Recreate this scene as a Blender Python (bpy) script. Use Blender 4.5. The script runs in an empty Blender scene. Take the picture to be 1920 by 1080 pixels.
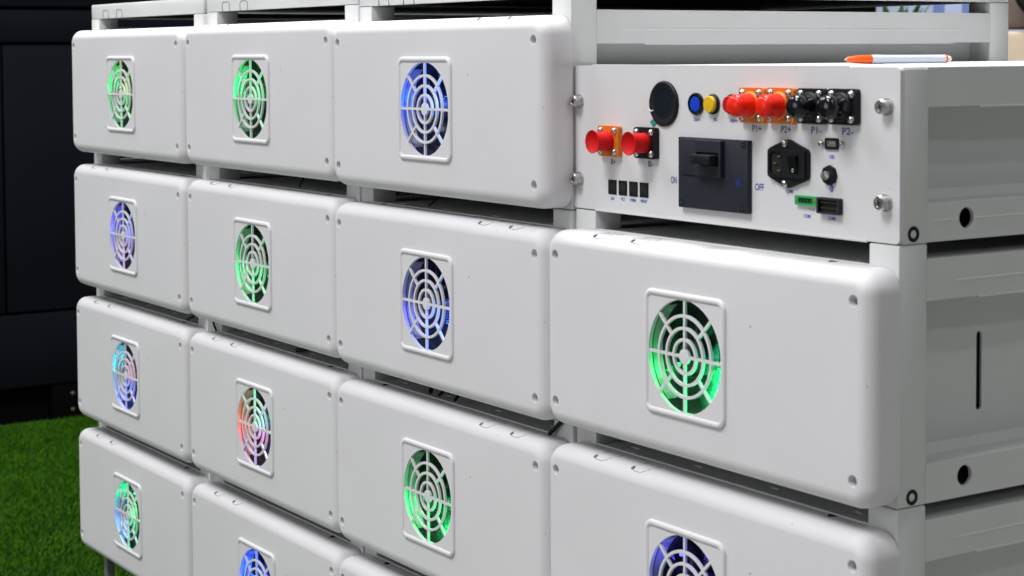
import bpy, bmesh, math, random
from mathutils import Vector, Matrix
from mathutils.geometry import delaunay_2d_cdt
random.seed(7)
U = 0.058                      # one unit = radius of the fan opening, in metres
PI = math.pi
scene = bpy.context.scene
COL = scene.collection

# ------------------------------------------------------------------ layout
W, P = 8.7747, 4.1655          # column pitch, row pitch
YF = 0.707                     # front plane of the steel frames behind the covers
BOLT_B, BOLT_V = 0.353, 1.412
FX, FZ = 4.294, -0.025         # fan centre
S0 = 2.252                     # joint above a module, relative to its centre
COLT = [(0, 0, 0, 0), (W + .2332, -.0453, .0212, -.00177), (2 * W + .0051, -.005, -.0381, .00242),
        (3 * W - .0812, .0753, .0035, .00679)]

# ------------------------------------------------------------------ materials
def new_mat(name):
    m = bpy.data.materials.new(name); m.use_nodes = True
    nt = m.node_tree; nt.nodes.clear()
    out = nt.nodes.new('ShaderNodeOutputMaterial')
    b = nt.nodes.new('ShaderNodeBsdfPrincipled')
    nt.links.new(b.outputs[0], out.inputs[0])
    return m, nt, b, out
def paint(name, col, rough=.45, bump=.0, bscale=900, var=.04, vscale=9, metal=0, spec=.5, dirt=0, coat=0):
    m, nt, b, out = new_mat(name)
    tc = nt.nodes.new('ShaderNodeTexCoord')
    n1 = nt.nodes.new('ShaderNodeTexNoise'); n1.inputs['Scale'].default_value = vscale; n1.inputs['Detail'].default_value = 5
    nt.links.new(tc.outputs['Object'], n1.inputs['Vector'])
    r = nt.nodes.new('ShaderNodeMapRange'); r.inputs[1].default_value = .3; r.inputs[2].default_value = .7
    r.inputs[3].default_value = 1 - var; r.inputs[4].default_value = 1 + var
    nt.links.new(n1.outputs[0], r.inputs[0])
    mx = nt.nodes.new('ShaderNodeVectorMath'); mx.operation = 'SCALE'
    mx.inputs[0].default_value = col
    nt.links.new(r.outputs[0], mx.inputs['Scale'])
    src = mx.outputs[0]
    if dirt:
        n3 = nt.nodes.new('ShaderNodeTexNoise'); n3.inputs['Scale'].default_value = 110; n3.inputs['Detail'].default_value = 2
        nt.links.new(tc.outputs['Object'], n3.inputs['Vector'])
        r3 = nt.nodes.new('ShaderNodeMapRange'); r3.inputs[1].default_value = .745; r3.inputs[2].default_value = .79
        r3.inputs[3].default_value = 0; r3.inputs[4].default_value = dirt
        nt.links.new(n3.outputs[0], r3.inputs[0])
        mm = nt.nodes.new('ShaderNodeMix'); mm.data_type = 'RGBA'
        nt.links.new(r3.outputs[0], mm.inputs[0]); nt.links.new(src, mm.inputs[6]); mm.inputs[7].default_value = (.09, .08, .07, 1)
        src = mm.outputs[2]
    nt.links.new(src, b.inputs['Base Color'])
    rr = nt.nodes.new('ShaderNodeMapRange'); rr.inputs[3].default_value = rough - .05; rr.inputs[4].default_value = rough + .07
    nt.links.new(n1.outputs[0], rr.inputs[0]); nt.links.new(rr.outputs[0], b.inputs['Roughness'])
    b.inputs['Metallic'].default_value = metal
    b.inputs['Specular IOR Level'].default_value = spec
    b.inputs['Coat Weight'].default_value = coat; b.inputs['Coat Roughness'].default_value = .08
    if bump:
        n2 = nt.nodes.new('ShaderNodeTexNoise'); n2.inputs['Scale'].default_value = bscale; n2.inputs['Detail'].default_value = 2
        nt.links.new(tc.outputs['Object'], n2.inputs['Vector'])
        bp = nt.nodes.new('ShaderNodeBump'); bp.inputs['Strength'].default_value = bump; bp.inputs['Distance'].default_value = .0006
        nt.links.new(n2.outputs[0], bp.inputs['Height']); nt.links.new(bp.outputs[0], b.inputs['Normal'])
    return m
def emis(name, col, s):
    m, nt, b, out = new_mat(name)
    b.inputs['Base Color'].default_value = (.6, .6, .6, 1)
    b.inputs['Emission Color'].default_value = (*col, 1); b.inputs['Emission Strength'].default_value = s
    return m
def smoky(name):
    m, nt, b, out = new_mat(name)
    b.inputs['Base Color'].default_value = (.05, .055, .07, 1); b.inputs['Roughness'].default_value = .16
    tr = nt.nodes.new('ShaderNodeBsdfTranslucent'); tr.inputs[0].default_value = (.6, .62, .65, 1)
    tp = nt.nodes.new('ShaderNodeBsdfTransparent'); tp.inputs[0].default_value = (.75, .77, .8, 1)
    mx = nt.nodes.new('ShaderNodeMixShader'); mx.inputs[0].default_value = .55
    mx2 = nt.nodes.new('ShaderNodeMixShader'); mx2.inputs[0].default_value = .72
    nt.links.new(b.outputs[0], mx.inputs[1]); nt.links.new(tr.outputs[0], mx.inputs[2])
    nt.links.new(mx.outputs[0], mx2.inputs[1]); nt.links.new(tp.outputs[0], mx2.inputs[2])
    nt.links.new(mx2.outputs[0], out.inputs[0])
    return m
M = dict(
    cover=paint('white_textured_plastic', (.68, .675, .695), .52, .5, 1500, .02, 6, dirt=.7, spec=.4),
    frame=paint('light_grey_powder_coat', (.63, .645, .64), .48, .5, 1100, .03, 8, dirt=.15),
    face=paint('white_powder_coat', (.66, .66, .675), .5, .35, 1300, .02, 7, dirt=.3),
    shade=paint('grey_sheet_and_hole_shade', (.42, .44, .44), .5, .3, 600, .08, 12),
    black=paint('black_plastic', (.006, .006, .009), .5, .2, 900, .1, 20, spec=.25),
    void=paint('black_inner_sheet_and_shade', (.004, .004, .005), .8, 0),
    breaker=paint('navy_black_moulded_plastic', (.016, .018, .030), .6, .5, 1200, .08, 20, spec=.3),
    orange=paint('orange_plastic', (.66, .17, .008), .4, .1, 700, .03, 20),
    red=paint('red_rubber', (.60, .004, .007), .5, .1, 500, .05, 30, spec=.22),
    redg=paint('glossy_red_vinyl', (.80, .016, .004), .28, .6, 160, .05, 30, coat=.0, spec=.28),
    blackg=paint('glossy_black_vinyl', (.004, .004, .006), .12, .6, 160, .1, 30, spec=.45),
    steel=paint('screw_steel', (.55, .54, .53), .28, .2, 500, .15, 60, metal=1),
    dsteel=paint('dark_steel', (.12, .12, .12), .35, .3, 500, .15, 60, metal=1),
    blueb=paint('blue_button_plastic', (.005, .05, .55), .3, 0),
    yellow=paint('yellow_button_plastic', (.72, .45, .01), .35, 0),
    redb=paint('dark_red_button_plastic', (.45, .008, .01), .35, 0),
    ink=paint('blue_print', (.008, .055, .30), .6, 0),
    inkb=paint('bright_blue_print', (.006, .10, .50), .6, 0),
    inkd=paint('dark_blue_print', (.008, .02, .16), .5, 0),
    inkw=paint('white_print', (.75, .75, .75), .6, 0),
    spk=paint('dark_speaker_mesh', (.007, .010, .017), .85, 1., 1400, .3, 300, spec=.1),
    teal=paint('teal_sticker', (.02, .25, .20), .5, 0),
    green=paint('green_terminal_plastic', (.03, .36, .09), .4, .1),
    dgreen=paint('dark_green_plastic', (.006, .08, .03), .5, .1),
    gold=paint('gold_contact', (.75, .55, .25), .3, 0, metal=1),
    shroud=paint('milky_fan_plastic', (.36, .37, .37), .4, 0),
    smoke=smoky('clear_smoky_blade_plastic'),
    pcb=paint('dark_fan_label', (.02, .05, .045), .4, .5, 300, .5, 200),
    navy=paint('dark_navy_painted_steel', (.0032, .0042, .0070), .75, .5, 700, .12, 4, spec=.06),
    plinth=paint('black_painted_steel', (.0012, .0012, .0016), .85, .2, spec=.05),
    pen_o=paint('orange_pen_plastic', (.88, .11, .004), .25, 0),
    pen_w=paint('white_pen_plastic', (.62, .67, .78), .25, 0),
    clear=paint('clear_pen_plastic', (.75, .72, .68), .2, 0),
    leg=paint('grey_leg_steel', (.16, .17, .17), .4, .2),
    beige=paint('beige_padded_fabric', (.47, .38, .28), .8, .6, 90, .12, 14),
    brown=paint('dark_brown_leather', (.010, .005, .004), .5, .3),
    taupe=paint('taupe_fabric', (.20, .155, .13), .8, .5, 120, .15, 14),
    leaf=paint('green_leaf', (.05, .22, .03), .5, .2, 200, .3, 30),
    wallw=paint('pale_blue_display_panel', (.60, .66, .88), .6, 0),
    wallb=paint('mid_blue_display_panel', (.22, .30, .62), .6, 0),
    pot=paint('dark_planter', (.02, .02, .025), .5, 0),
)

# ------------------------------------------------------------------ mesh helpers (coordinates in units, scaled at build)
def inside(p, loop):
    x, y = p; c = False; j = len(loop) - 1
    for i in range(len(loop)):
        xi, yi = loop[i]; xj, yj = loop[j]
        if (yi > y) != (yj > y) and x < (xj - xi) * (y - yi) / (yj - yi) + xi: c = not c
        j = i
    return c
def fill(loops):
    """triangulate a 2D outline with holes; returns (points, triangles)"""
    pts = []; edges = []
    for l in loops:
        o = len(pts); pts += [Vector(p) for p in l]
        edges += [(o + i, o + (i + 1) % len(l)) for i in range(len(l))]
    vs, _, fs, *_r = delaunay_2d_cdt(pts, edges, [], 0, 1e-6)
    out = []
    for f in fs:
        c = sum((vs[i] for i in f), Vector((0, 0))) / len(f)
        if inside(c, loops[0]) and not any(inside(c, h) for h in loops[1:]): out.append(list(f))
    return [(v.x, v.y) for v in vs], out
class MB:
    def __init__(s): s.v = []; s.f = []; s.mi = []
    def add(s, vs, fs, mi=0):
        o = len(s.v); s.v += [tuple(p) for p in vs]
        for f in fs: s.f.append([i + o for i in f]); s.mi.append(mi)
    def box(s, x0, x1, y0, y1, z0, z1, mi=0, bev=0):
        if bev <= 0:
            vs = [(x, y, z) for x in (x0, x1) for y in (y0, y1) for z in (z0, z1)]
            s.add(vs, [(0, 1, 3, 2), (4, 6, 7, 5), (0, 4, 5, 1), (2, 3, 7, 6), (0, 2, 6, 4), (1, 5, 7, 3)], mi)
        else:
            bm = bmesh.new(); bmesh.ops.create_cube(bm, size=1)
            for v in bm.verts:
                v.co = Vector(((x0 + x1) / 2 + v.co.x * (x1 - x0), (y0 + y1) / 2 + v.co.y * (y1 - y0), (z0 + z1) / 2 + v.co.z * (z1 - z0)))
            bmesh.ops.bevel(bm, geom=bm.edges[:] , offset=bev, segments=2, profile=.5, affect='EDGES')
            s.from_bm(bm, mi)
    def from_bm(s, bm, mi=0):
        bm.verts.ensure_lookup_table(); bm.verts.index_update()
        s.add([v.co for v in bm.verts], [[v.index for v in f.verts] for f in bm.faces], mi); bm.free()
    def plate(s, outer, holes, d, fn, mi=0):
        """flat sheet with holes: 2D loops, thickness d, fn(a,b,c)->xyz"""
        loops = [outer] + list(holes)
        flat, tris = fill(loops)
        n = len(flat)
        vs = [fn(a, b, 0) for a, b in flat] + [fn(a, b, d) for a, b in flat]
        fs = [list(t) for t in tris] + [[t[0] + n, t[2] + n, t[1] + n] for t in tris]
        s.add(vs, fs, mi)
        o = 0
        for l in loops:
            k = len(l)
            vv = [fn(a, b, 0) for a, b in l] + [fn(a, b, d) for a, b in l]
            s.add(vv, [(i, (i + 1) % k, k + (i + 1) % k, k + i) for i in range(k)], mi)
            o += k
    def lathe(s, prof, org, ax=(0, -1, 0), seg=32, mi=0, caps=(True, True)):
        """prof: (r, h) along axis"""
        ax = Vector(ax).normalized(); t = Vector((0, 0, 1)) if abs(ax.z) < .9 else Vector((1, 0, 0))
        u = ax.cross(t).normalized(); w = ax.cross(u); org = Vector(org)
        vs = []; fs = []
        for r, h in prof:
            for i in range(seg):
                a = 2 * PI * i / seg; vs.append(org + ax * h + (u * math.cos(a) + w * math.sin(a)) * r)
        for j in range(len(prof) - 1):
            for i in range(seg):
                k = (i + 1) % seg; fs.append((j * seg + i, j * seg + k, (j + 1) * seg + k, (j + 1) * seg + i))
        if caps[0] and prof[0][0] > 1e-4: fs.append(list(range(seg)))
        if caps[1] and prof[-1][0] > 1e-4: fs.append([(len(prof) - 1) * seg + i for i in range(seg)])
        s.add(vs, fs, mi)
    def tube(s, pts, r, seg=8, mi=0):
        pts = [Vector(p) for p in pts]; vs = []; fs = []
        rr = r if isinstance(r, (list, tuple)) else [r] * len(pts)
        n0 = None
        for i, p in enumerate(pts):
            d = (pts[min(i + 1, len(pts) - 1)] - pts[max(i - 1, 0)]).normalized()
            if n0 is None: n0 = d.orthogonal().normalized()
            n0 = (n0 - d * n0.dot(d)).normalized(); b = d.cross(n0)
            for k in range(seg):
                a = 2 * PI * k / seg; vs.append(p + (n0 * math.cos(a) + b * math.sin(a)) * rr[i])
        for j in range(len(pts) - 1):
            for i in range(seg):
                k = (i + 1) % seg; fs.append((j * seg + i, j * seg + k, (j + 1) * seg + k, (j + 1) * seg + i))
        fs.append(list(range(seg))); fs.append([(len(pts) - 1) * seg + i for i in range(seg)])
        s.add(vs, fs, mi)
    def build(s, name, mats, parent=None, scale=U, sharp=35, bevel=0, fixn=True, wn=False):
        me = bpy.data.meshes.new(name)
        me.from_pydata([(p[0] * scale, p[1] * scale, p[2] * scale) for p in s.v], [], s.f)
        if not isinstance(mats, (list, tuple)): mats = [mats]
        for m in mats: me.materials.append(m)
        me.polygons.foreach_set('material_index', s.mi)
        bm = bmesh.new(); bm.from_mesh(me)
        bmesh.ops.remove_doubles(bm, verts=bm.verts, dist=1e-6)
        bmesh.ops.dissolve_degenerate(bm, edges=bm.edges, dist=1e-7)
        if fixn: bmesh.ops.recalc_face_normals(bm, faces=bm.faces)
        bm.to_mesh(me); bm.free()
        me.polygons.foreach_set('use_smooth', [True] * len(me.polygons))
        me.set_sharp_from_angle(angle=math.radians(sharp))
        o = bpy.data.objects.new(name, me); COL.objects.link(o)
        if parent: o.parent = parent
        if bevel:
            b = o.modifiers.new('soft_edges', 'BEVEL'); b.width = bevel * scale; b.segments = 2
            b.limit_method = 'ANGLE'; b.angle_limit = math.radians(50); b.harden_normals = True
        if wn:
            w_ = o.modifiers.new('even_shading', 'WEIGHTED_NORMAL'); w_.mode = 'FACE_AREA'; w_.weight = 100; w_.keep_sharp = True
        return o
def circ(cx, cz, r, n=24, ph=0): return [(cx + r * math.cos(2 * PI * i / n + ph), cz + r * math.sin(2 * PI * i / n + ph)) for i in range(n)]
def rrect(x0, x1, z0, z1, r, n=6):
    pts = []
    for cx, cz, a0 in ((x1 - r, z1 - r, 0), (x0 + r, z1 - r, 90), (x0 + r, z0 + r, 180), (x1 - r, z0 + r, 270)):
        for i in range(n + 1):
            a = math.radians(a0 + 90 * i / n); pts.append((cx + r * math.cos(a), cz + r * math.sin(a)))
    return pts
XZ = lambda y: (lambda a, b, c: (a, y + c, b))          # sheet facing -Y at depth y
YZ = lambda x, s=-1: (lambda a, b, c: (x + s * c, a, b))  # sheet facing +X at x
def tag(o, label, cat=None, group=None, kind=None):
    if label: o['label'] = label
    if cat: o['category'] = cat
    if group: o['group'] = group
    if kind: o['kind'] = kind
    return o
def empty(name, loc, rz=0, label=None, cat=None, group=None):
    o = bpy.data.objects.new(name, None); COL.objects.link(o); o.empty_display_size = .05
    o.location = loc; o.rotation_euler = (0, 0, rz)
    return tag(o, label, cat, group)
def copy_tree(o, parent=None):
    c = o.copy(); COL.objects.link(c); c.parent = parent
    for ch in list(o.children): copy_tree(ch, c)
    return c
def place(o, c, r, half=0):
    x, y, z, a = COLT[c]
    o.location = (x * U, y * U, (z - r * P) * U); o.rotation_euler = (0, 0, a)

# ------------------------------------------------------------------ steel frame of a module
XL, XR = .055, 8.697
PX, PY = .655, .625            # corner post section
YB = 13.06
def frame_parts(root, zl, zh, rail_lo, rail_hi, sill, hole=(2.21, -1.555, .17), slot=None, ztop=None, closed_top=True):
    """zl..zh posts, rail_lo..rail_hi upper side rail, sill = top of lower side rail"""
    ztop = ztop if ztop is not None else 1.93
    m = MB()
    for x0 in (XL, XR - PX):
        for y0 in (YF, YB - PY): m.box(x0, x0 + PX, y0 + (0 if closed_top or y0 > 2 else .088), y0 + PY, zl, zh, bev=.03 if closed_top else .012)
    y0, y1 = YF + PY, YB - PY
    for x, s in ((XR, -1), (XL, 1)):
        hs = [circ(hole[0], hole[1], hole[2], 28)] if hole else []
        m.plate([(y0 - .01, zl + .01), (y1 + .01, zl + .01), (y1 + .01, sill), (y0 - .01, sill)], hs, .07, YZ(x + s * .002, s))
        m.plate([(y0 - .01, rail_lo), (y1 + .01, rail_lo), (y1 + .01, rail_hi), (y0 - .01, rail_hi)], [], .07, YZ(x + s * .002, s))
        xi = x + s * .60
        a, b = sorted((x + s * .075, xi))
        m.box(a, b, y0, y1, sill - .07, sill - .002)          # sill
        m.box(a, b, y0, y1, rail_lo + .004, rail_lo + .07)    # rail underside
        m.box(a, b, y0, y1, rail_hi - .07, rail_hi - .003)    # rail top
        m.box(a, b, y0, y1, zl + .02, zl + .08)
    # front / back cross rails
    xa, xb = XL + PX, XR - PX
    m.box(xa - .01, xb + .01, YF + .012, YF + .07, ztop - .42, ztop, bev=.012)
    m.box(xa - .01, xb + .01, YF + .012, YF + .07, zl + .01, zl + .40)
    m.box(xa - .01, xb + .01, YB - .07, YB - .012, zl + .01, zl + .40)
    m.box(xa - .01, xb + .01, YB - .07, YB - .012, ztop - .42, ztop)
    o = m.build('frame', M['frame'], root)
    # pressed ridges and lip
    m = MB()
    if closed_top: m.tube([(XR - .034, 1.75, rail_lo + .285), (XR - .020, 2.2, rail_lo + .285), (XR - .020, 11.4, rail_lo + .285)], .032, 12)
    else:
        m.tube([(XR - .024, 1.42, -1.568), (XR - .022, 2.03, -1.568)], .030, 12); m.tube([(XR - .022, 2.40, -1.568), (XR - .022, 11.4, -1.568)], .030, 12)
    m.box(XR - .05, XR + .004, 2.5, 11.25, rail_lo - .028, rail_lo + .01, bev=.006)
    m.build('pressed_ridge', M['frame'], o)
    # threaded insert in the post foot
    m = MB()
    m.lathe([(.125, -.01), (.125, .008), (.066, .008), (.060, -.02)], (XR, 1.017, -1.752), (1, 0, 0), 28, caps=(False, False))
    m.lathe([(.064, -.018), (.055, -.004), (.035, -.006), (.0001, -.02)], (XR, 1.017, -1.752), (1, 0, 0), 20, mi=1)
    m.build('threaded_insert', [M['black'], M['dsteel']], root)
    # inner panels
    for x, s, sl in ((XR, -1, slot), (XL, 1, None)):
        m = MB(); hs = []
        if sl: hs = [rrect(sl[0], sl[1], sl[2], sl[3], (sl[1] - sl[0]) / 2 - .002, 6)]
        xi = x + s * .60
        m.plate([(y0, sill + .16), (y1, sill + .16), (y1, rail_lo + .06), (y0, rail_lo + .06)], hs, .04, YZ(xi, s))
        # slanted foot fold
        m.add([(xi, y0, sill + .16), (xi, y1, sill + .16), (xi - s * .12, y1, sill + .0), (xi - s * .12, y0, sill + .0)], [(0, 1, 2, 3)])
        m.build('side_panel', M['frame'], root, fixn=False)
    m = MB()
    xi0, xi1 = XL + .66, XR - .66
    m.box(xi0 + .02, xi1 - .02, YF + .9, YB - .3, zl + .3, rail_hi - .35)
    m.build('cell_block', M['void'], root)
    if closed_top:
        m = MB()
        hs = []
        m.plate([(xi0 + .03, YF + .08), (xi1 - .03, YF + .08), (xi1 - .03, YB - .09), (xi0 + .03, YB - .09)],
                [[(cx + .14 * math.cos(t * PI / 8), YF + .42 + .07 * math.sin(t * PI / 8)) for t in range(16)] for cx in (1.35, 3.25, 5.3, 7.35)],
                -.04, lambda a, b, c: (a, b, ztop - .035 + c))
        m.build('top_plate', M['frame'], root)
    m = MB(); m.box(xi0 - .6, xi1 + .6, YF + .075, YB - .08, zl + .085, zl + .12)
    m.build('bottom_plate', M['shade'], root)

# ------------------------------------------------------------------ front cover with fan
def cover_mesh(flip):
    R, RC, D = .28, .40, .685
    x0, x1, z0, z1 = .012, W - .012, -1.885, 1.885
    lv = [(D, 0)] + [(R * (1 - math.sin(t)), R * (1 - math.cos(t))) for t in [PI / 2 * i / 9 for i in range(10)]]
    loops = []
    for y, ins in lv:
        rc = max(RC - ins, .09); ix = ins * .82
        loops.append([(a, y, b) for a, b in rrect(x0 + ix, x1 - ix, z0 + ins, z1 - ins, rc, 9)])
    m = MB(); n = len(loops[0])
    vs = [p for l in loops for p in l]; fs = []
    for j in range(len(loops) - 1):
        for i in range(n):
            k = (i + 1) % n; fs.append((j * n + i, j * n + k, (j + 1) * n + k, (j + 1) * n + i))
    m.add(vs, fs)
    outer = [(p[0], p[2]) for p in loops[-1]]
    bolts = [(x, z) for x in (BOLT_B, W - BOLT_B) for z in (BOLT_V, -BOLT_V)]
    holes = [circ(FX, FZ, 1.035, 64)] + [circ(x, z, .100, 24) for x, z in bolts]
    flat, tris = fill([outer] + holes)
    m.add([(a, 0, b) for a, b in flat], tris)
    for x, z in bolts:
        m.lathe([(.100, 0), (.088, -.02), (.084, -.14)], (x, 0, z), (0, -1, 0), 24, caps=(False, False))
        m.lathe([(.084, -.14), (.0001, -.13)], (x, 0, z), (0, -1, 0), 24, 1, caps=(False, False))  # hole floor in darker grey: recess shade put into the colour
    m.lathe([(1.035, 0), (1.035, -.09)], (FX, 0, FZ), (0, -1, 0), 64, caps=(False, False))
    # inner back rim
    li = [(a, D, b) for a, b in rrect(x0 + .05, x1 - .05, z0 + .05, z1 - .05, RC - .05, 9)]
    m.add(loops[0] + li, [(i, (i + 1) % n, n + (i + 1) % n, n + i) for i in range(n)])
    m.add(li + [(p[0], .36, p[2]) for p in li], [(i, (i + 1) % n, n + (i + 1) % n, n + i) for i in range(n)])
    return m
def clip_mesh(xs):
    """snap-in tabs moulded in the top of the cover: thin dark slits and a small opening"""
    m = MB()
    for x in xs:
        pts = []
        for a, b in [(0, .52), (0, .22), (.03, .14), (.10, .10), (.30, .10), (.38, .14), (.42, .22), (.42, .52)]:
            yy = b; zz = 1.885
            if yy < .28: zz = 1.885 - .28 + math.sqrt(max(.28 ** 2 - (.28 - yy) ** 2, 0))
            pts.append((x + a, yy, zz + .0005))
        m.tube(pts, .005, 6)
        z = 1.885 - .28 + math.sqrt(.28 ** 2 - (.28 - .14) ** 2)
        m.lathe([(.055, -.02), (.045, .008)], (x + .035, .15, z), (0, -.6, .8), 12)
    return m
def notch_mesh(x):
    m = MB()
    m.plate([(x - .07, .683), (x + .13, .683), (x + .13, .60), (x + .06, .52), (x, .60)], [], -.006, lambda a, b, c: (a, b, 1.884 - c))
    return m
def grille_mesh():
    m = MB(); H = 1.115; n = 9
    prof = [(.0, 0.0), (.005, -.028), (.03, -.052), (.07, -.056), (.10, -.042), (.115, -.022), (.13, -.022)]
    loops = [[(FX + a, y, FZ + b) for a, b in rrect(-H + i, H - i, -H + i, H - i, max(.21 - i, .07), n)] for i, y in prof]
    k = len(loops[0]); vs = [p for l in loops for p in l]; fs = []
    for j in range(len(loops) - 1):
        for i in range(k): fs.append((j * k + i, j * k + (i + 1) % k, (j + 1) * k + (i + 1) % k, (j + 1) * k + i))
    m.add(vs, fs)
    i, y = prof[-1]
    outer = rrect(-H + i, H - i, -H + i, H - i, .08, n)
    m.plate([(FX + a, FZ + b) for a, b in outer], [circ(FX, FZ, 1.0, 72)], .07, XZ(-.022))
    for r in (.715, .50, .30):
        w = .027
        m.lathe([(r - w, 0), (r - w, .046), (r - w + .003, .049), (r + w - .003, .049), (r + w, .046), (r + w, 0), (r - w, 0)], (FX, .03, FZ), (0, -1, 0), 64, caps=(False, False))
    m.lathe([(.135, 0), (.135, .048), (.130, .052), (.0001, .052)], (FX, .03, FZ), (0, -1, 0), 28)
    for a in range(8):
        t = a * PI / 4; r0 = .12 if a % 2 == 0 else .50; w = .026
        dx, dz = math.cos(t), math.sin(t); nx, nz = -dz * w, dx * w
        q = [(dx * r0 + nx, dz * r0 + nz), (dx * 1.01 + nx, dz * 1.01 + nz), (dx * 1.01 - nx, dz * 1.01 - nz), (dx * r0 - nx, dz * r0 - nz)]
        m.add([(FX + p[0], -.017, FZ + p[1]) for p in q] + [(FX + p[0], .028, FZ + p[1]) for p in q],
              [(0, 1, 2, 3), (4, 5, 6, 7), (0, 1, 5, 4), (1, 2, 6, 5), (2, 3, 7, 6), (3, 0, 4, 7)])
    return m
def housing_mesh():
    m = MB()
    sg = 72
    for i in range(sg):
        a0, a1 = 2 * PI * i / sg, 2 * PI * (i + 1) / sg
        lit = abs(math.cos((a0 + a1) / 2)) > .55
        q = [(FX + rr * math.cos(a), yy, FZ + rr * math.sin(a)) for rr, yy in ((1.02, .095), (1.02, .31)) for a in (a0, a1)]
        m.add(q, [(0, 1, 3, 2)], 0 if lit else 1)  # upper and lower wall black: unlit darkness put into the colour
    m.lathe([(1.02, -.31), (.97, -.36), (.97, -.62)], (FX, 0, FZ), (0, -1, 0), 48, mi=1, caps=(False, False))
    for a in range(4):       # motor struts behind the blades
        t = math.radians(25 + 90 * a)
        m.tube([(FX + .3 * math.cos(t), .56, FZ + .3 * math.sin(t)), (FX + 1.0 * math.cos(t + .25), .56, FZ + 1.0 * math.sin(t + .25))], .04, 6, mi=1)
    # black backing of the compartment
    m.lathe([(.0001, -.63), (1.3, -.63)], (FX, 0, FZ), (0, -1, 0), 32, mi=1, caps=(False, False))
    return m
def blades_mesh(nb=9, ph=0.):
    m = MB()
    for b in range(nb):
        t0 = 2 * PI * b / nb + ph; vs = []; nr, nc = 6, 5
        for i in range(nr + 1):
            r = .36 + .60 * i / nr
            for j in range(nc + 1):
                s = j / nc - .5
                ang = t0 + s * (.52 + .06 * i / nr) + .10 * (i / nr) ** 2
                y = .30 + s * .24 * (1 - .25 * i / nr) + .03 * math.cos(s * PI)
                vs.append((FX + r * math.cos(ang), y, FZ + r * math.sin(ang)))
        fs = [(i * (nc + 1) + j, i * (nc + 1) + j + 1, (i + 1) * (nc + 1) + j + 1, (i + 1) * (nc + 1) + j) for i in range(nr) for j in range(nc)]
        m.add(vs, fs)
    return m
def hub_mesh():
    m = MB()
    m.lathe([(.36, -.46), (.36, -.19), (.33, -.155), (.30, -.15)], (FX, 0, FZ), (0, -1, 0), 32, mi=0, caps=(False, False))
    m.lathe([(.30, -.15), (.29, -.145), (.0001, -.145)], (FX, 0, FZ), (0, -1, 0), 32, mi=1, caps=(False, False))
    return m
G_, B_, R_, V_, C_, Y_, Wt = (.01, 1., .20), (.015, .10, 1.), (1., .05, .05), (.09, .10, 1.), (.05, .75, 1.), (1., .45, .06), (.55, .7, 1.)
LEDMAT = {}
def led(parent, ang, col, power, r=.86):
    t = math.radians(ang); x, z = FX + r * math.cos(t), FZ + r * math.sin(t)
    key = tuple(round(c, 2) for c in col)
    if key not in LEDMAT: LEDMAT[key] = emis('led_glow', col, 3)
    m = MB(); m.box(x - .03, x + .03, .50, .54, z - .03, z + .03)
    o = m.build('led', LEDMAT[key], parent)
    l = bpy.data.lights.new('led_light', 'POINT'); l.color = col; l.energy = power * (.040 if math.cos(t) > 0 else .014); l.shadow_soft_size = .0035
    lo = bpy.data.objects.new('led_light', l); COL.objects.link(lo); lo.parent = o
    lo.location = ((FX + .80 * r / .86 * math.cos(t)) * U, (.46 if math.cos(t) > 0 else .24) * U, (FZ + .80 * r / .86 * math.sin(t)) * U)
    return o

# prototype
def make_module():
    root = empty('battery_module', (0, 0, 0))
    frame_parts(root, -1.905, 2.245, 1.335, 2.0, -1.27, slot=(3.12, 3.25, -.70, .62), ztop=1.905)
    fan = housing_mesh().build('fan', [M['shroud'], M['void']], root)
    hub_mesh().build('hub', [M['black'], M['pcb']], fan)
    return root, fan
proto, fan0 = make_module()
cov = cover_mesh(False).build('cover', [M['cover'], M['shade']], proto, sharp=50, wn=True)
grille_mesh().build('fan_grille', M['cover'], cov, sharp=40, wn=True)
for x_ in (1.42, 2.58): clip_mesh((x_,)).build('clip_tab', M['dsteel'], cov)
notch = notch_mesh(7.25).build('latch_notch', M['void'], cov)
LAB = {
    (0, 0): 'white box at top of the far left column, green fan with orange glint',
    (0, 1): 'white battery box second down in the far left column, violet-blue lit fan',
    (0, 2): 'white battery box third down in the far left column, teal to blue lit fan',
    (0, 3): 'white battery box at bottom left above the grass, half green half blue fan',
    (1, 0): 'white battery box at top of the second column from left, green lit fan',
    (1, 1): 'white battery box second down in second column, fan glowing green at lower right',
    (1, 2): 'white box third down in second column, fan lit green, red and violet',
    (1, 3): 'white box at the bottom of the second column, blue fan cut by picture edge',
    (2, 0): 'white battery box left of the control unit, bright blue lit fan',
    (2, 1): 'white box second down in third column, dim blue fan bright at lower right',
    (2, 2): 'white box third down in third column, fan lit green, below dim blue fan',
    (2, 3): 'white third-column box with only its top edge in view at the bottom',
    (3, 1): 'large near battery box directly under the control unit, green lit fan',
    (3, 2): 'near battery box at lower right with slate-blue fan, second below control unit',
}
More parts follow.
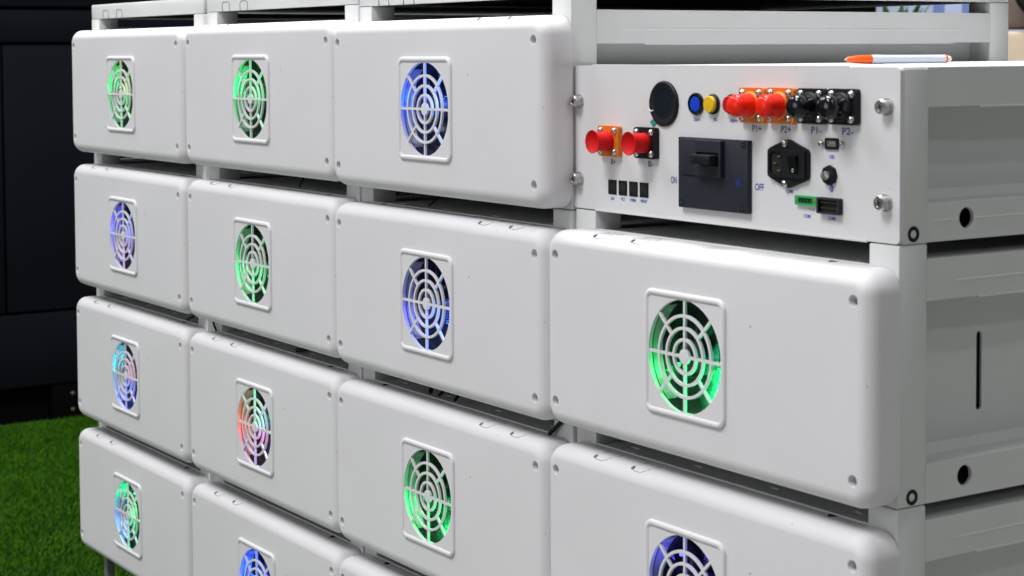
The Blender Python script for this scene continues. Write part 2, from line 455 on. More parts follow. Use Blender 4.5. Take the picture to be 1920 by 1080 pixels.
FANS = {
    (0, 0): [(165, G_, 3), (20, G_, 2), (-30, G_, 2), (40, Y_, 1.2)],
    (0, 1): [(170, V_, 3), (20, B_, 3), (-40, (1, .35, .5), 1.5), (-20, B_, 2)],
    (0, 2): [(165, C_, 2), (20, (1., .15, .3), 1.6), (-30, B_, 4), (-120, B_, 2)],
    (0, 3): [(30, G_, 4), (-30, G_, 4), (150, G_, 2), (205, B_, 4)],
    (1, 0): [(165, G_, 3), (20, G_, 4), (60, G_, 1)],
    (1, 1): [(-30, G_, 5), (190, G_, 2.0)],
    (1, 2): [(60, G_, 4), (20, C_, 3), (-30, V_, 3), (190, R_, 2.6), (-12, (1., .1, .2), 3)],
    (1, 3): [(80, B_, 4), (20, B_, 3), (170, B_, 4)],
    (2, 0): [(30, B_, 9), (170, B_, 3), (18, Wt, 2)],
    (2, 1): [(-30, B_, 7), (195, V_, 1.2), (-20, Wt, 1.6)],
    (2, 2): [(-25, G_, 5), (200, G_, 2.0), (-70, G_, 2)],
    (2, 3): [(0, B_, 1)],
    (3, 1): [(-30, G_, 5), (200, G_, 1.5), (-55, G_, 3), (-8, C_, .5)],
    (3, 2): [(60, V_, 1.0), (150, V_, 1.0)],
}
GRP = 'stacked white battery boxes with lit fans'
clipR = [clip_mesh((x_,)).build('clip_tab', M['dsteel'], None) for x_ in (6.18, 7.33)]
clipR_me = [o.data for o in clipR]
for o in clipR: bpy.data.objects.remove(o)
notch2_me = notch_mesh(1.30).build('latch_notch', M['void'], cov).data
for ch in list(cov.children):
    if ch.data == notch2_me: bpy.data.objects.remove(ch)
first = True
mods = {}
for c in range(4):
    for r in range(4):
        if (c, r) not in LAB: continue
        o = copy_tree(proto); place(o, c, r); mods[(c, r)] = o
        tag(o, LAB[(c, r)], 'battery box', GRP)
        cv = [k for k in o.children if k.name.startswith('cover')][0]
        fn = [k for k in o.children if k.name.split('.')[0] == 'fan'][0]
        if c == 2:
            tabs = list(clipR_me)
            for k in cv.children:
                if k.name.startswith('clip_tab'): k.data = tabs.pop()
                if k.name.startswith('latch_notch'): k.data = notch2_me
        blades_mesh(9, random.uniform(0, .7)).build('fan_blades', M['smoke'], fn, sharp=60)
        for a, colr, pw in FANS[(c, r)]: led(fn, a, colr, pw)
def remove_tree(o):
    for ch in list(o.children): remove_tree(ch)
    bpy.data.objects.remove(o)
remove_tree(proto)

# ------------------------------------------------------------------ low lid frames on top of the first three columns
def lid(c, label):
    root = empty('lid_frame', (0, 0, 0), 0, label, 'lid frame', 'open lid frames on top of the columns'); place(root, c, 0)
    m = MB(); z0, z1 = 2.252, 2.69
    xa, xb = XL, XR
    m.box(xa, xb, YF, YF + .10, z0, z1, bev=.04)
    m.box(xa, xb, YB - .10, YB, z0, z1, bev=.04)
    m.box(xa, xa + .10, YF + .102, YB - .102, z0, z1, bev=.03)
    m.box(xb - .10, xb, YF + .102, YB - .102, z0, z1, bev=.03)
    m.build('rim', M['frame'], root)
    m = MB(); m.box(xa + .11, xb - .11, YF + .11, YB - .11, z0 + .05, z0 + .10)
    m.build('underside_plate', M['void'], root)  # black here is the underside's shadow, put into the colour
    m = MB()
    for x in (1.07, 2.20):
        pts = [(x, 2.255), (x, 2.44), (x + .05, 2.50), (x + .40, 2.50), (x + .46, 2.44), (x + .46, 2.255)]
        m.tube([(a, YF + .001, b) for a, b in pts], .011, 6)
    m.build('clip_slot', M['dsteel'], root)
    m = MB(); m.lathe([(.12, 0), (.12, .05), (.08, .06), (.0001, .06)], (XR, YB - .35, 2.45), (1, 0, 0), 20)
    m.build('side_bolt', M['black'], root)
lid(0, 'low pale grey lid frame on the far left column')
lid(1, 'low pale grey lid frame on the second column from the left')
lid(2, 'pale grey lid frame on the third column, beside the control unit')

# ------------------------------------------------------------------ control unit
cu = empty('control_unit', (0, 0, 0), 0, 'white control unit with red caps, breaker and sockets on its face', 'control unit'); place(cu, 3, 0)
ZT, ZB = .864, -1.908
frame_parts(cu, ZB, ZT - .03, .235, ZT - .004, -1.28, ztop=ZT - .06, closed_top=False)
for ch in list(cu.children):
    if ch.name.startswith('cell_block'): remove_tree(ch)
m = MB(); m.box(XL + .03, XR - .03, YF + .09, YB - .02, ZT - .05, ZT); o = m.build('top_plate', M['face'], cu, bevel=.015)
m = MB(); m.box(XL + .8, XR - .8, YF + .5, YB - .3, ZB + .3, ZT - .4); m.build('inner_block', M['void'], cu)
m = MB(); m.plate(rrect(.01, 8.705, ZB + .01, ZT, .085, 6), [], .085, XZ(YF)); o = m.build('face_plate', M['face'], cu, sharp=20)
# folded lips along the top and bottom of the face
m = MB(); m.box(.62, 7.55, YF - .002, YF + .05, ZT - .002, ZT + .022, bev=.008); m.box(.70, 8.0, YF - .012, YF + .04, ZB - .012, ZB + .035, bev=.008)
m.build('folded_lip', M['face'], cu)

def screw(m, x, z, y, r=.062, mi=0):
    m.lathe([(r, 0), (r, .018), (r * .82, .045), (r * .45, .06), (.0001, .064)], (x, y, z), (0, -1, 0), 16, mi)
    for a in (0, PI / 2):
        dx, dz = math.cos(a + .6) * r * .45, math.sin(a + .6) * r * .45
        m.tube([(x - dx, y - .058, z - dz), (x + dx, y - .058, z + dz)], .010, 4, mi=mi + 1)
def terminal(name, x0, x1, z0, z1, pm, shape, label):
    th = .10; cx, cz = (x0 + x1) / 2, (z0 + z1) / 2
    m = MB(); m.plate(rrect(x0, x1, z0, z1, .06, 5), [], th, XZ(YF - th))
    if shape == 'cap': m.lathe([(.235, 0), (.235, .03), (.21, .06)], (cx, YF - th, cz), (0, -1, 0), 28)
    p = m.build(name, M[pm], cu, bevel=.018); p['label'] = label
    dx, dz = (x1 - x0) / 2 - .105, (z1 - z0) / 2 - .09
    for sx in (-1, 1):
        for sz in (-1, 1):
            m = MB(); screw(m, cx + sx * dx, cz + sz * dz, YF - th); m.build('screw', [M['steel'], M['dsteel']], p)
    return p, cx, cz, YF - th
for i, (x0, x1, z0, z1, pm, lb, cl) in enumerate([(.925, 1.57, -.845, -.268, 'orange', 'orange flange of the B+ socket', 0), (2.045, 2.69, -.838, -.262, 'black', 'black flange of the B- socket', 0)]):
    p, cx, cz, y = terminal('power_terminal', x0, x1, z0, z1, pm, 'plug', lb)
    m = MB()
    pr = [(.19, 0), (.185, .10), (.178, .16), (.18, .22), (.195, .29), (.215, .345), (.222, .365), (.218, .372), (.20, .362), (.15, .325), (.09, .30), (.0001, .29)]
    m.lathe(pr, (cx, y, cz), (0, -1, 0), 36)
    m.build('plug', M['red'], p, sharp=60)
for (x0, x1, z0, z1, pm, cm, lb) in [(5.01, 5.65, -.095, .506, 'orange', 'redg', 'orange flange of the P1+ socket under a red cap'), (5.725, 6.385, -.085, .512, 'orange', 'redg', 'orange flange of the P2+ socket under a red cap'),
                             (6.47, 7.112, -.07, .512, 'black', 'blackg', 'black flange of the P1- socket under a black cap'), (7.19, 7.848, -.063, .515, 'black', 'blackg', 'black flange of the P2- socket under a black cap')]:
    p, cx, cz, y = terminal('power_terminal', x0, x1, z0, z1, pm, 'cap', lb)
    m = MB(); r = .183
    if cm == 'blackg':
        pr = [(r * 1.15, .03), (r * 1.10, .05), (r * 1.02, .26), (r * 1.06, .28), (r * 1.07, .40), (r * 1.0, .46), (r * .84, .50), (r * .5, .53), (.0001, .54)]
    else:
        pr = [(r * 1.14, .03), (r * 1.10, .12), (r * 1.04, .22), (r * 1.06, .32), (r * 1.06, .40), (r * 1.0, .46), (r * .84, .51), (r * .5, .54), (.0001, .55)]
    pr = [(a, b * .80) for a, b in pr]
    m.lathe(pr, (cx, y, cz), (0, -1, 0), 36)
    m.build('cap', M[cm], p, sharp=60)
# speaker
m = MB()
m.lathe([(.415, 0), (.415, .03), (.39, .055), (.33, .055), (.285, .03)], (2.847, YF, .18), (0, -1, 0), 48, 0, caps=(False, False))
m.lathe([(.285, .03), (.2, .036), (.0001, .04)], (2.847, YF, .18), (0, -1, 0), 48, 1, caps=(False, False))
sp = m.build('buzzer', [M['black'], M['spk']], cu); sp['label'] = 'round black buzzer grille'
m = MB(); m.tube([(2.47, YF - .06, .07), (2.53, YF - .07, .04), (2.60, YF - .065, .055)], .012, 6); m.tube([(2.58, YF - .012, -.10), (2.66, YF - .015, -.19)], .012, 6)
m.build('plastic_tag_string', M['clear'], sp)
m = MB(); m.plate([(2.42, -.165), (2.52, -.10), (2.62, -.19), (2.52, -.255)], [], .006, XZ(YF - .010)); tg = m.build('sticker', M['teal'], cu)
# push buttons
def button(x, z, mat, label, prot, ring):
    m = MB()
    if ring: m.lathe([(.20, 0), (.20, .04), (.18, .065), (.15, .06), (.148, .03)], (x, YF, z), (0, -1, 0), 32, caps=(False, False))
    else: m.lathe([(.178, 0), (.178, .04), (.160, .06)], (x, YF, z), (0, -1, 0), 32)
    b = m.build('push_button', M['blackg'] if ring else M['black'], cu); b['label'] = label
    m = MB()
    h = .05 if ring else prot
    m.lathe([(.147, .02), (.147, h - .015), (.135, h), (.0001, h + .006)], (x, YF, z), (0, -1, 0), 32)
    m.build('button_cap', M[mat], b)
button(3.765, .195, 'blueb', 'blue start button in a black ring', 0, True)
button(4.225, .200, 'yellow', 'protruding yellow button', .125, False)
button(4.74, .205, 'redb', 'dark red alarm button half behind a cap', .125, False)
# breaker
bx0, bx1, bz0, bz1, bt = 3.36, 5.245, -1.66, -.40, .10
m = MB(); m.box(bx0, bx1, YF - bt, YF, bz0, bz1, bev=.015)
br = m.build('breaker', M['breaker'], cu); br['label'] = 'dark square circuit breaker panel with a toggle'
m = MB()
rx0, rx1, rz0, rz1, ry = 3.93, 4.64, -1.06, -.425, YF - bt - .10
m.plate([(rx0, rz0), (rx1, rz0), (rx1, rz1), (rx0, rz1)], [[(3.99, -.865), (4.58, -.865), (4.58, -.645), (3.99, -.645)]], .10, XZ(ry))
m.box(3.45, rx0, YF - bt - .03, YF - bt, rz0, rz1, bev=.01)
m.build('raised_block', M['breaker'], br, bevel=.012)
m = MB(); m.box(3.995, 4.575, YF - bt - .012, YF - bt - .002, -.86, -.65); m.build('slot_floor', M['void'], br)
m = MB(); m.box(4.05, 4.57, ry - .20, ry + .05, -.845, -.675, bev=.02)
m.build('toggle', M['black'], br)
m = MB(); m.lathe([(.028, 0), (.028, .004), (.0001, .004)], (4.12, ry - .20, -.76), (0, -1, 0), 14); m.build('toggle_hole', M['void'], br)
for x, z in ((3.46, -.50), (5.13, -.485), (3.44, -1.575), (5.11, -1.59)):
    m = MB(); m.lathe([(.06, 0), (.06, .006), (.045, .006), (.04, -.01), (.0001, -.01)], (x, YF - bt, z), (0, -1, 0), 16)
    m.lathe([(.03, 0), (.022, .02), (.0001, .022)], (x, YF - bt, z), (0, -1, 0), 12, 1); m.build('screw', [M['void'], M['dsteel']], br)
m = MB(); m.lathe([(.075, 0), (.075, .003), (.0001, .003)], (4.99, YF - bt, -1.14), (0, -1, 0), 6); lg = m.build('emblem', M['inkd'], br)
for v in lg.data.vertices: v.co.z = (v.co.z / U + 1.14) * 1.15 * U - 1.14 * U
# RJ sockets
for x in (1.137, 1.463, 1.790, 2.112):
    m = MB(); x1 = x + .255
    m.box(x, x1, YF - .012, YF + .002, -1.568, -1.292)
    p = m.build('network_socket', M['black'], cu)
    m = MB(); m.plate([(x + .03, -1.49), (x1 - .03, -1.49), (x1 - .03, -1.37), (x1 - .08, -1.37), (x1 - .08, -1.33), (x + .08, -1.33), (x + .08, -1.37), (x + .03, -1.37)], [], .002, XZ(YF - .014))
    m.build('socket_opening', M['void'], p)
# mains inlet
cx, cz = 6.20, -.748
m = MB()
hexo = [(6.17, -.345), (6.23, -.345), (6.66, -.50), (6.70, -.56), (6.70, -.95), (6.66, -1.0), (6.23, -1.155), (6.17, -1.155), (5.745, -1.0), (5.70, -.95), (5.70, -.56), (5.745, -.50)]
m.plate(hexo, [], .06, XZ(YF - .06))
m.plate(rrect(5.745, 6.655, -.985, -.515, .04, 3), [[(5.80, -.62), (5.86, -.56), (6.09, -.56), (6.09, -.945), (5.86, -.945), (5.80, -.89)]], .04, XZ(YF - .10))
p = m.build('mains_inlet', M['black'], cu, bevel=.01); p['label'] = 'black mains inlet with rocker switch'
m = MB(); m.plate([(5.81, -.62), (5.86, -.57), (6.08, -.57), (6.08, -.935), (5.86, -.935), (5.81, -.89)], [], .003, XZ(YF - .064)); m.build('inlet_recess', M['void'], p)
m = MB()
for px, pz in ((6.03, -.635), (5.93, -.75), (6.03, -.87)): m.box(px - .035, px + .035, YF - .10, YF - .06, pz - .010, pz + .010)
m.build('pin', M['gold'], p)
m = MB(); m.add([(6.30, YF - .10, -.60), (6.50, YF - .10, -.60), (6.50, YF - .10, -.90), (6.30, YF - .10, -.90), (6.30, YF - .17, -.61), (6.50, YF - .17, -.61), (6.50, YF - .115, -.90), (6.30, YF - .115, -.90), (6.30, YF - .135, -.76), (6.50, YF - .135, -.76)],
                [(4, 5, 9, 8), (8, 9, 6, 7), (0, 1, 5, 4), (1, 2, 6, 9, 5), (0, 4, 8, 7, 3), (2, 3, 7, 6)])
m.build('rocker_switch', M['blackg'], p, fixn=True)
for x, z in ((6.15, -.415), (6.15, -1.09)):
    m = MB(); screw(m, x, z, YF - .06, .066); m.build('screw', [M['steel'], M['dsteel']], p)
# usb
m = MB(); m.plate(rrect(7.055, 7.36, -.475, -.287, .03, 3), [[(7.10, -.43), (7.315, -.43), (7.315, -.33), (7.10, -.33)]], .03, XZ(YF - .03)); p = m.build('usb_socket', M['black'], cu)
m = MB(); m.plate([(7.105, -.425), (7.31, -.425), (7.31, -.335), (7.105, -.335)], [[(7.12, -.41), (7.295, -.41), (7.295, -.35), (7.12, -.35)]], .026, XZ(YF - .028)); m.build('metal_shell', M['steel'], p)
m = MB(); m.box(7.13, 7.29, YF - .02, YF - .004, -.40, -.375); m.build('contact_tongue', M['gold'], p)
for x, z in ((6.965, -.388), (7.435, -.382)):
    m = MB(); screw(m, x, z, YF, .058); m.build('screw', [M['steel'], M['dsteel']], p)
# antenna connector
m = MB(); m.lathe([(.165, 0), (.165, .05), (.15, .07), (.08, .07)], (7.165, YF, -.893), (0, -1, 0), 8); p = m.build('antenna_connector', M['black'], cu)
m = MB(); m.lathe([(.07, .06), (.07, .13), (.064, .14), (.064, .16), (.035, .165), (.03, .15), (.0001, .15)], (7.165, YF, -.893), (0, -1, 0), 20); m.build('threaded_stub', M['steel'], p)
# green terminal
m = MB(); m.plate(rrect(6.378, 6.915, -1.42, -1.262, .03, 3), [[(6.46, -1.385), (6.80, -1.385), (6.80, -1.295), (6.46, -1.295)]], .06, XZ(YF - .06)); p = m.build('green_terminal', M['green'], cu)
m = MB(); m.box(6.46, 6.80, YF - .02, YF - .004, -1.385, -1.295)
for k in range(4): m.box(6.49 + k * .08, 6.53 + k * .08, YF - .05, YF - .02, -1.37, -1.325)
m.build('inner_block', M['dgreen'], p)
m = MB()
for x in (6.415, 6.86): m.lathe([(.022, 0), (.022, .008), (.0001, .01)], (x, YF - .06, -1.34), (0, -1, 0), 10)
m.build('screw', M['gold'], p)
# black 2-row connector
m = MB(); m.plate(rrect(6.94, 7.452, -1.523, -1.258, .02, 3), [[(6.975, -1.49), (7.425, -1.49), (7.425, -1.29), (6.975, -1.29)]], .10, XZ(YF - .10)); p = m.build('pin_header', M['breaker'], cu)
m = MB(); m.box(6.975, 7.425, YF - .012, YF - .004, -1.49, -1.29); m.build('header_floor', M['void'], p)
m = MB()
for k in range(6):
    for z in (-1.335, -1.425): m.box(7.02 + k * .068, 7.04 + k * .068, YF - .07, YF - .012, z - .009, z + .009)
m.build('pin', M['gold'], p)
# thumb bolts
for x, z in ((.205, .18), (.20, -1.325), (8.43, .246), (8.415, -1.258)):
    m = MB()
    m.lathe([(.135, 0), (.135, .03), (.118, .035), (.118, .06), (.105, .065), (.105, .09), (.112, .095), (.112, .165), (.10, .18), (.07, .18), (.06, .165), (.0001, .165)], (x, YF, z), (0, -1, 0), 28)
    for k in range(3): m.tube([(x + .1125 * math.cos(t * PI / 12), YF - .11 - k * .02, z + .1125 * math.sin(t * PI / 12)) for t in range(25)], .006, 5)
    for a in (0.3, 0.3 + PI / 2): m.tube([(x - .05 * math.cos(a), YF - .166, z - .05 * math.sin(a)), (x + .05 * math.cos(a), YF - .166, z + .05 * math.sin(a))], .012, 4, mi=1)
    m.build('thumb_bolt', [M['steel'], M['void']], cu)
# lettering
def text(s, cx, cz, w, h, mat='ink', y=None, parent=None, bold=0.012):
    cu_ = bpy.data.curves.new('t', 'FONT'); cu_.body = s; cu_.size = 1; cu_.offset = bold
    cu_.resolution_u = 3
    ob = bpy.data.objects.new('t', cu_); COL.objects.link(ob)
    dg = bpy.context.evaluated_depsgraph_get(); me = bpy.data.meshes.new_from_object(ob.evaluated_get(dg))
    bpy.data.objects.remove(ob)
    xs = [v.co.x for v in me.vertices]; ys = [v.co.y for v in me.vertices]
    x0, x1, y0, y1 = min(xs), max(xs), min(ys), max(ys)
    yy = (YF - .004) if y is None else y
    for v in me.vertices:
        a = (v.co.x - (x0 + x1) / 2) / (x1 - x0) * w + cx; b = (v.co.y - (y0 + y1) / 2) / max(y1 - y0, 1e-6) * h + cz
        v.co = (a * U, yy * U, b * U)
    me.materials.append(M[mat])
    o = bpy.data.objects.new('printed_text', me); COL.objects.link(o); o.parent = parent or cu
    return o
text('B+', 1.290, -.950, .145, .105); text('B-', 2.438, -.935, .150, .105)
text('P1+', 5.369, -.189, .235, .115); text('P2+', 6.099, -.182, .240, .115)
text('P1-', 6.832, -.174, .240, .115); text('P2-', 7.560, -.168, .250, .115)
text('Start', 3.773, -.076, .18, .068); text('IN', 4.275, -.066, .075, .062); text('Alarm', 4.769, -.069, .20, .066)
text('ON', 3.114, -1.194, .17, .125, 'ink', bold=.014); text('OFF', 5.439, -1.187, .225, .120, 'ink')
for s, x, z, w in (('LAN', 1.258, -1.646, .115), ('PCS', 1.587, -1.638, .115), ('HVBIN', 1.899, -1.641, .185), ('HVBOUT', 2.232, -1.637, .205)):
    text(s, x, z, w, .062, 'inkb', bold=.02)
text('COM3', 6.196, -1.214, .165, .058, 'inkb', bold=.02); text('USB', 7.195, -.593, .115, .062, 'inkb', bold=.02)
text('COM1', 6.625, -1.599, .165, .060, 'inkb', bold=.02); text('COM2', 7.206, -1.594, .175, .060, 'inkb', bold=.02)
text('A', 6.69, -1.480, .028, .036, 'inkd'); text('B', 6.775, -1.480, .028, .036, 'inkd')
text('O', 6.40, -.85, .05, .06, 'inkw', y=YF - .1275)
m = MB()
m.plate([(7.197 + .040 * math.cos(t * PI / 10), -1.105 + .058 * math.sin(t * PI / 10)) for t in range(20)], [], .003, XZ(YF - .004))
o = m.build('wireless_symbol', M['inkb'], cu)
m = MB(); m.tube([(7.178, YF - .006, -1.125), (7.214, YF - .006, -1.088), (7.197, YF - .006, -1.070), (7.197, YF - .006, -1.140), (7.214, YF - .006, -1.122), (7.178, YF - .006, -1.085)], .0045, 4)
m.build('symbol_line', M['inkw'], o)

# ------------------------------------------------------------------ pen on the control unit
def pen():
    a = Vector((5.48, 4.5)); b = Vector((6.30, 6.77))
    x, y, z, r = COLT[3]
    def tw(p): return Vector((p[0] * math.cos(r) - p[1] * math.sin(r) + x, p[0] * math.sin(r) + p[1] * math.cos(r) + y))
    A, B = tw(PEN0), tw(PEN1)
    d = (B - A).normalized(); L = (B - A).length
    root = empty('pen', (A.x * U, A.y * U, (ZT + .0035 + .090) * U), math.atan2(d.y, d.x), 'white ballpoint pen with orange grip lying on top of the control unit', 'pen')
    k = L / 2.42
    ax = (1, 0, 0)
    m = MB(); m.lathe([(.0001, 0), (.012, .005), (.02, .05), (.035, .09)], (0, 0, 0), ax, 20); m.build('tip', M['steel'], root)
    m = MB(); m.lathe([(.036, .05), (.052, .08), (.075, .25), (.084, .42), (.088, .58)], (0, 0, 0), ax, 28); m.build('grip', M['pen_o'], root)
    m = MB(); m.lathe([(.089, .582), (.089, .8), (.084, .95), (.081, 2.24)], (0, 0, 0), ax, 28); m.build('barrel', M['pen_w'], root)
    m = MB(); m.lathe([(.080, 2.242), (.084, 2.25), (.084, 2.28), (.066, 2.29)], (0, 0, 0), ax, 28); m.build('ring', M['pen_o'], root)
    m = MB(); m.lathe([(.062, 2.28), (.065, 2.33), (.05, 2.38), (.02, 2.41), (.0001, 2.415)], (0, 0, 0), ax, 24); m.build('push_end', M['clear'], root)
PEN0, PEN1 = (0, 0), (1, 1)
PEN0, PEN1 = (3.526, 4.5), (4.03, 6.86)
pen()

# ------------------------------------------------------------------ cables seen in the gaps
def cable(c, pts, r, label):
    x, y, z, a = COLT[c]
    m = MB(); m.tube([Vector(p) - Vector(pts[0]) for p in pts], r, 8)
    o = m.build('cable', M['black'], None, sharp=80)
    p = Vector(pts[0]); q = Vector((p.x * math.cos(a) - p.y * math.sin(a) + x, p.x * math.sin(a) + p.y * math.cos(a) + y, p.z + z))
    o.location = q * U; o.rotation_euler = (0, 0, a)
    tag(o, label, 'cable')
def curve(p0, p1, sag, n=10):
    p0, p1 = Vector(p0), Vector(p1)
    return [p0.lerp(p1, i / n) + Vector(sag) * math.sin(PI * i / n) for i in range(n + 1)]
zz = lambda r: -r * P + 1.93
cable(2, curve((1.9, 1.6, zz(2) + .25), (3.1, .80, zz(2) + .04), (0, 0, .05)), .05, 'thick black cable bundle lying in the gap above the green third-column fan')
cable(2, curve((3.45, .80, zz(2) + .01), (3.50, 1.15, zz(2) + .32), (0, 0, 0)), .035, 'short black cable standing in the gap above the green third-column fan')
cable(2, curve((4.15, .78, zz(2) + .01), (4.05, 1.15, zz(2) + .32), (0, 0, 0)), .035, 'bent black cable right of the short one in the third-column gap')
cable(2, curve((8.05, .60, zz(2) - .02), (8.45, .67, zz(2) + .34), (0, 0, 0), 3), .045, 'black strap slanting across the posts between third and fourth column')
cable(1, curve((.35, .66, zz(2) + .34), (.62, .60, zz(2) + .0), (-.1, 0, 0)), .03, 'black wire hanging past the posts left of the second-column gap')
cable(1, curve((4.9, .9, zz(2) + .0), (5.6, 1.3, zz(2) + .26), (0, 0, -.05)), .05, 'black cable lying in the gap above the multicoloured fan box')
cable(0, curve((7.2, .74, zz(2) + .01), (7.15, 1.2, zz(2) + .35), (.2, 0, 0)), .03, 'thin black wire at the right end of the far-left column gap')
cable(2, curve((3.1, .78, zz(1) + .01), (3.15, 1.1, zz(1) + .3), (0, 0, 0)), .02, 'thin black wire in the gap above the dim blue fan box')
cable(1, curve((5.4, .78, zz(1) + .01), (5.4, .95, zz(1) + .32), (0, 0, 0)), .02, 'thin black wire in the upper gap of the second column')

# ------------------------------------------------------------------ stand under the stack
FLOOR = -1.225
st = empty('steel_stand', (0, 0, FLOOR), 0, 'low grey steel stand with thin legs under the battery stack', 'stand')
zb = (-3 * P - 1.915) * U - FLOOR
def sb(name, x0, x1, y0, y1, z0, z1, mat, bev=.02):
    m = MB(); m.box(x0, x1, y0, y1, z0 / U, z1 / U, bev=bev); return m.build(name, mat, st)
sb('rail', 1.25, 4 * W - .2, .72, .80, zb - .022, zb - .001, M['frame'])
sb('rail', 1.25, 4 * W - .2, 12.4, 12.7, zb - .022, zb - .001, M['frame'])
for x in (.30, W + .3, 2 * W, 3 * W, 4 * W - .6):
    for y in (.72, 12.6): sb('leg', x, x + .26, y, y + .26, .0, zb - .002, M['leg'])

# ------------------------------------------------------------------ navy cabinet on the left
CX = -3.0
cab = empty('steel_cabinet', (CX, 1.5, FLOOR), 0, 'long dark navy steel cabinet with drawers and doors behind the stack', 'cabinet')
def cb(name, y0, y1, z0, z1, x0=-.03, x1=0., mat='navy', bev=.003):
    m = MB(); m.box(x0, x1, y0 - 1.5, y1 - 1.5, z0 - FLOOR, z1 - FLOOR, bev=bev); return m.build(name, M[mat], cab, scale=1)
cb('body', -1.8, 4.95, -1.085, .89, -.8, -.032, 'plinth', .002)
ys = [-1.8, -.42, .827, 2.2, 3.6, 4.95]
for a, b in zip(ys[:-1], ys[1:]):
    d = cb('door', a + .004, b - .004, -.826, .100)
cb('base_panel', -1.8, 4.95, -1.09, -.836)
cb('drawer_front', -1.8, 4.95, .111, .222)
cb('upper_panel', -1.8, 4.95, .235, .90)
cb('plinth', -1.8, 4.95, FLOOR, -1.092, -.75, -.05, 'plinth')
pb = cb('plinth_foot', .985, 1.14, FLOOR, -1.093, -.05, -.006, 'plinth')
for z in (-1.131, -1.188):
    m = MB(); m.lathe([(.0075, 0), (.0075, .003), (.0001, .005)], (-.006, 1.058 - 1.5, z - FLOOR), (1, 0, 0), 14); m.build('bolt', M['steel'], pb, scale=1)

# ------------------------------------------------------------------ ground and artificial grass
m = MB(); m.box(-14, 14, -14, 14, -.05, 0)
g = m.build('floor', paint('grey_hall_carpet', (.26, .26, .25), .95, .5, 60, .1, 5), None, scale=1); g.location.z = FLOOR - .004; g['kind'] = 'structure'
m = MB(); m.box(-9, 1.3, -6, 5.2, -.003, 0)
g = m.build('turf_backing', paint('dark_green_turf_backing', (.012, .045, .003), .95, .5, 60, .3, 5), None, scale=1); g.location.z = FLOOR; g['kind'] = 'structure'
def grass():
    m, nt, b, out = new_mat('artificial_turf_fibre')
    tc = nt.nodes.new('ShaderNodeTexCoord'); n = nt.nodes.new('ShaderNodeTexNoise'); n.inputs['Scale'].default_value = 55; n.inputs['Detail'].default_value = 4
    nt.links.new(tc.outputs['Object'], n.inputs[0])
    cr = nt.nodes.new('ShaderNodeValToRGB'); e = cr.color_ramp.elements
    e[0].position = .3; e[0].color = (.018, .074, .001, 1); e[1].position = .75; e[1].color = (.052, .165, .003, 1)
    nt.links.new(n.outputs[0], cr.inputs[0]); nt.links.new(cr.outputs[0], b.inputs['Base Color']); b.inputs['Roughness'].default_value = .8; b.inputs['Specular IOR Level'].default_value = .12
    rnd = random.Random(3); vs = []; fs = []
    def field(x0, x1, y0, y1, dens, w):
        nn = int((x1 - x0) * (y1 - y0) * dens)
        for _ in range(nn):
            x, y = rnd.uniform(x0, x1), rnd.uniform(y0, y1)
            if x < CX + .0 : continue
            a = math.sin(x * 17 + math.sin(y * 15) * 1.5) * .6 + math.sin(y * 23 + x * 11) * .5 + rnd.uniform(-2.2, 2.2)
            h = rnd.uniform(.012, .020); l = rnd.uniform(.2, 1.0) * h
            dx, dy = math.cos(a) * l, math.sin(a) * l; t = rnd.uniform(0, PI); wx, wy = math.cos(t) * w, math.sin(t) * w
            o = len(vs)
            vs.extend([(x - wx, y - wy, 0), (x + wx, y + wy, 0), (x + dx * .5 + wx * .8, y + dy * .5 + wy * .8, h * .65), (x + dx * .5 - wx * .8, y + dy * .5 - wy * .8, h * .65), (x + dx, y + dy, h)])
            fs.append((o, o + 1, o + 2, o + 3)); fs.append((o + 3, o + 2, o + 4))
    field(-3.0, -.2, -1.0, 1.3, 42000, .0011)
    field(-3.0, 3.2, -2.4, -1.0, 2500, .002); field(-.2, 3.2, -1.0, 1.3, 2500, .002); field(-3.0, 1.0, 1.3, 3.0, 2500, .002)
    me = bpy.data.meshes.new('artificial_grass'); me.from_pydata(vs, [], fs); me.materials.append(m)
    o = bpy.data.objects.new('artificial_grass', me); COL.objects.link(o); o.location.z = FLOOR
    tag(o, 'bright green artificial turf at the foot of the stack and cabinet', 'grass', kind='stuff')
grass()

# ------------------------------------------------------------------ things far behind at the upper right
m = MB(); m.box(-1.9, 1.9, 0, .05, 0, 2.6, bev=.005)
w = m.build('display_wall', M['wallw'], None, scale=1); w.location = (-5.1, 7.4, FLOOR); tag(w, 'pale blue display wall seen through the slot at the top', 'display wall')
m = MB()
for x0, x1 in ((.12, .20), (.36, .46), (-.9, -.7)): m.box(x0, x1, -.02, -.002, 1.0, 2.2)
m.build('blue_stripe', M['wallb'], w, scale=1)
pl = empty('potted_plant', (-3.42, 5.5, FLOOR), 0, 'leafy green potted plant beyond the cabinet end', 'plant')
m = MB(); m.lathe([(.12, 0), (.17, 1.15), (.15, 1.15), (.14, 1.11), (.0001, 1.11)], (0, 0, 0), (0, 0, 1), 24); m.build('pot', M['pot'], pl, scale=1)
m = MB(); rnd = random.Random(5)
for k in range(90):
    a = rnd.uniform(0, 2 * PI); el = rnd.uniform(.3, 1.4); L = rnd.uniform(.3, .62); wd = rnd.uniform(.018, .035)
    pts = [Vector((math.cos(a) * L * s * math.cos(el), math.sin(a) * L * s * math.cos(el), 1.13 + L * s * math.sin(el) + .05 - .18 * s * s)) for s in (0, .33, .66, 1)]
    sd = Vector((-math.sin(a), math.cos(a), 0)) * wd
    m.add([pts[0] - sd * .3, pts[0] + sd * .3, pts[1] - sd, pts[1] + sd, pts[2] - sd * .8, pts[2] + sd * .8, pts[3]], [(0, 1, 3, 2), (2, 3, 5, 4), (4, 5, 6)])
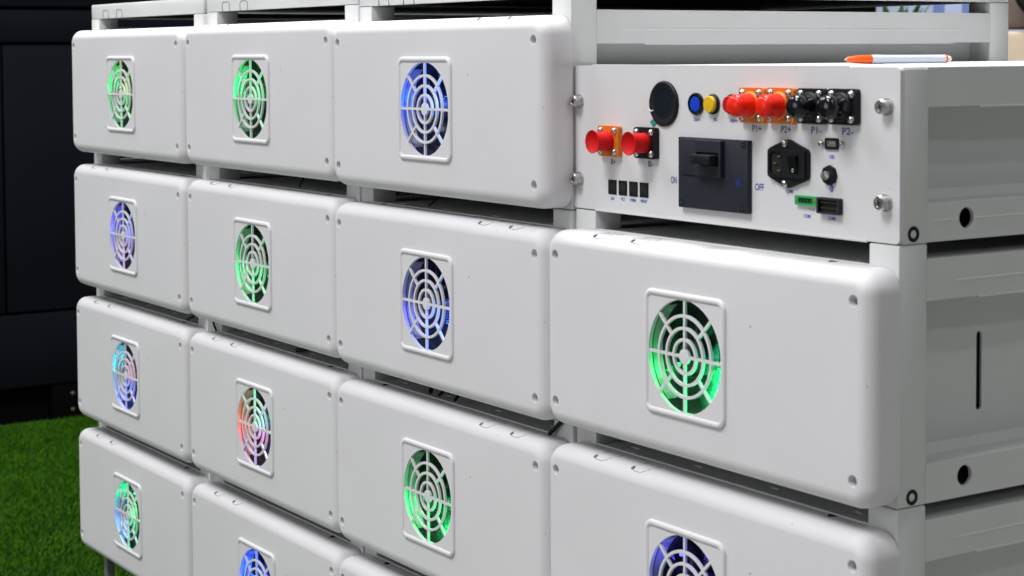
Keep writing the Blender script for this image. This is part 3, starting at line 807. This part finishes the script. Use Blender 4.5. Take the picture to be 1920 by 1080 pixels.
m.build('foliage', M['leaf'], pl, scale=1, fixn=False)
bc = empty('padded_booth_seat', (.092, 2.345, FLOOR), .999, 'beige padded booth seat back with a dark curved rim at the right edge', 'booth seat')
m = MB(); m.box(0, .9, 0, .25, .0, 1.335, bev=.02); m.build('lower_cushion', M['beige'], bc, scale=1)
m = MB(); m.box(0, .9, .03, .27, 1.342, 1.75, bev=.02); m.build('upper_cushion', M['taupe'], bc, scale=1)
m = MB(); m.tube([(.125 + .092 * math.cos(t * PI / 24), -.012, 1.450 + .085 * math.sin(t * PI / 24)) for t in range(49)], .015, 10); m.build('curved_rim', M['brown'], bc, scale=1)

# ------------------------------------------------------------------ lights: exhibition hall ceiling lamps and an added frontal fill
def area(loc, target, size, energy, color=(1, 1, 1), sy=None):
    l = bpy.data.lights.new('ceiling_or_fill_lamp', 'AREA'); l.energy = energy; l.color = color; l.size = size
    if sy: l.shape = 'RECTANGLE'; l.size_y = sy
    o = bpy.data.objects.new('ceiling_or_fill_lamp', l); COL.objects.link(o); o.location = loc
    o.rotation_euler = (Vector(target) - Vector(loc)).to_track_quat('-Z', 'Y').to_euler()
    return o
T = (1.2, 0, -.3)
area((1.7, -3.4, 4.6), T, 1.8, 245, (1, .98, 1))
area((-2.4, -2.8, 4.6), T, 1.6, 120, (.97, .985, 1))
area((.7, .5, 4.6), (.9, 0, -.3), 1.5, 330, (1, 1, 1))
area((8.6, .8, 6.3), (2, .4, -.1), .42, 52, (.98, 1, .97))
area((6.2, 1.2, 6.6), (2, .4, -.1), .42, 48, (.98, 1, .97))
area((0.6, -5.5, .6), T, 2.2, 50, (1, .98, 1))  # added low fill towards the fronts, not a ceiling lamp
area((-2.0, -.6, 2.2), (-1.9, .3, -1.2), .8, 34, (1, 1, .98))
area((-4.2, 6.3, 2.6), (-4.8, 7.3, .2), 1.0, 60, (.95, .97, 1))
area((.9, 1.6, 2.6), (.3, 2.4, .2), .6, 9, (1, .97, .92))

wd = bpy.data.worlds.new('World'); scene.world = wd; wd.use_nodes = True
bg = wd.node_tree.nodes['Background']; bg.inputs[0].default_value = (.88, .90, .90, 1); bg.inputs[1].default_value = .18

# ------------------------------------------------------------------ camera
cam = bpy.data.cameras.new('camera'); co = bpy.data.objects.new('camera', cam); COL.objects.link(co); scene.camera = co
rx, ry, rz = .051967, -.005939, .999082
fw = Vector((-math.sin(rz) * math.cos(rx), math.cos(rz) * math.cos(rx), -math.sin(rx)))
rt = Vector((math.cos(rz), math.sin(rz), 0)); up = rt.cross(fw)
r2 = rt * math.cos(ry) + up * math.sin(ry); u2 = -rt * math.sin(ry) + up * math.cos(ry)
mt = Matrix((r2, u2, -fw)).transposed().to_4x4(); mt.translation = Vector((55.3821, -19.7249, 1.1316)) * U
co.matrix_world = mt
cam.sensor_width = 36; cam.lens = 3427.013 / 1920 * 36
cam.shift_x = (960 - 933.838) / 1920; cam.shift_y = -(540 - 276.675) / 1920
cam.clip_end = 200; cam.clip_start = .05
cam.dof.use_dof = True; cam.dof.focus_distance = 2.3; cam.dof.aperture_fstop = 13

scene.view_settings.view_transform = 'Standard'; scene.view_settings.look = 'None'; scene.view_settings.exposure = 0
scene.cycles.max_bounces = 8; scene.cycles.diffuse_bounces = 4; scene.cycles.transparent_max_bounces = 8
scene.cycles.sample_clamp_indirect = 4
scene.cycles.use_denoising = True
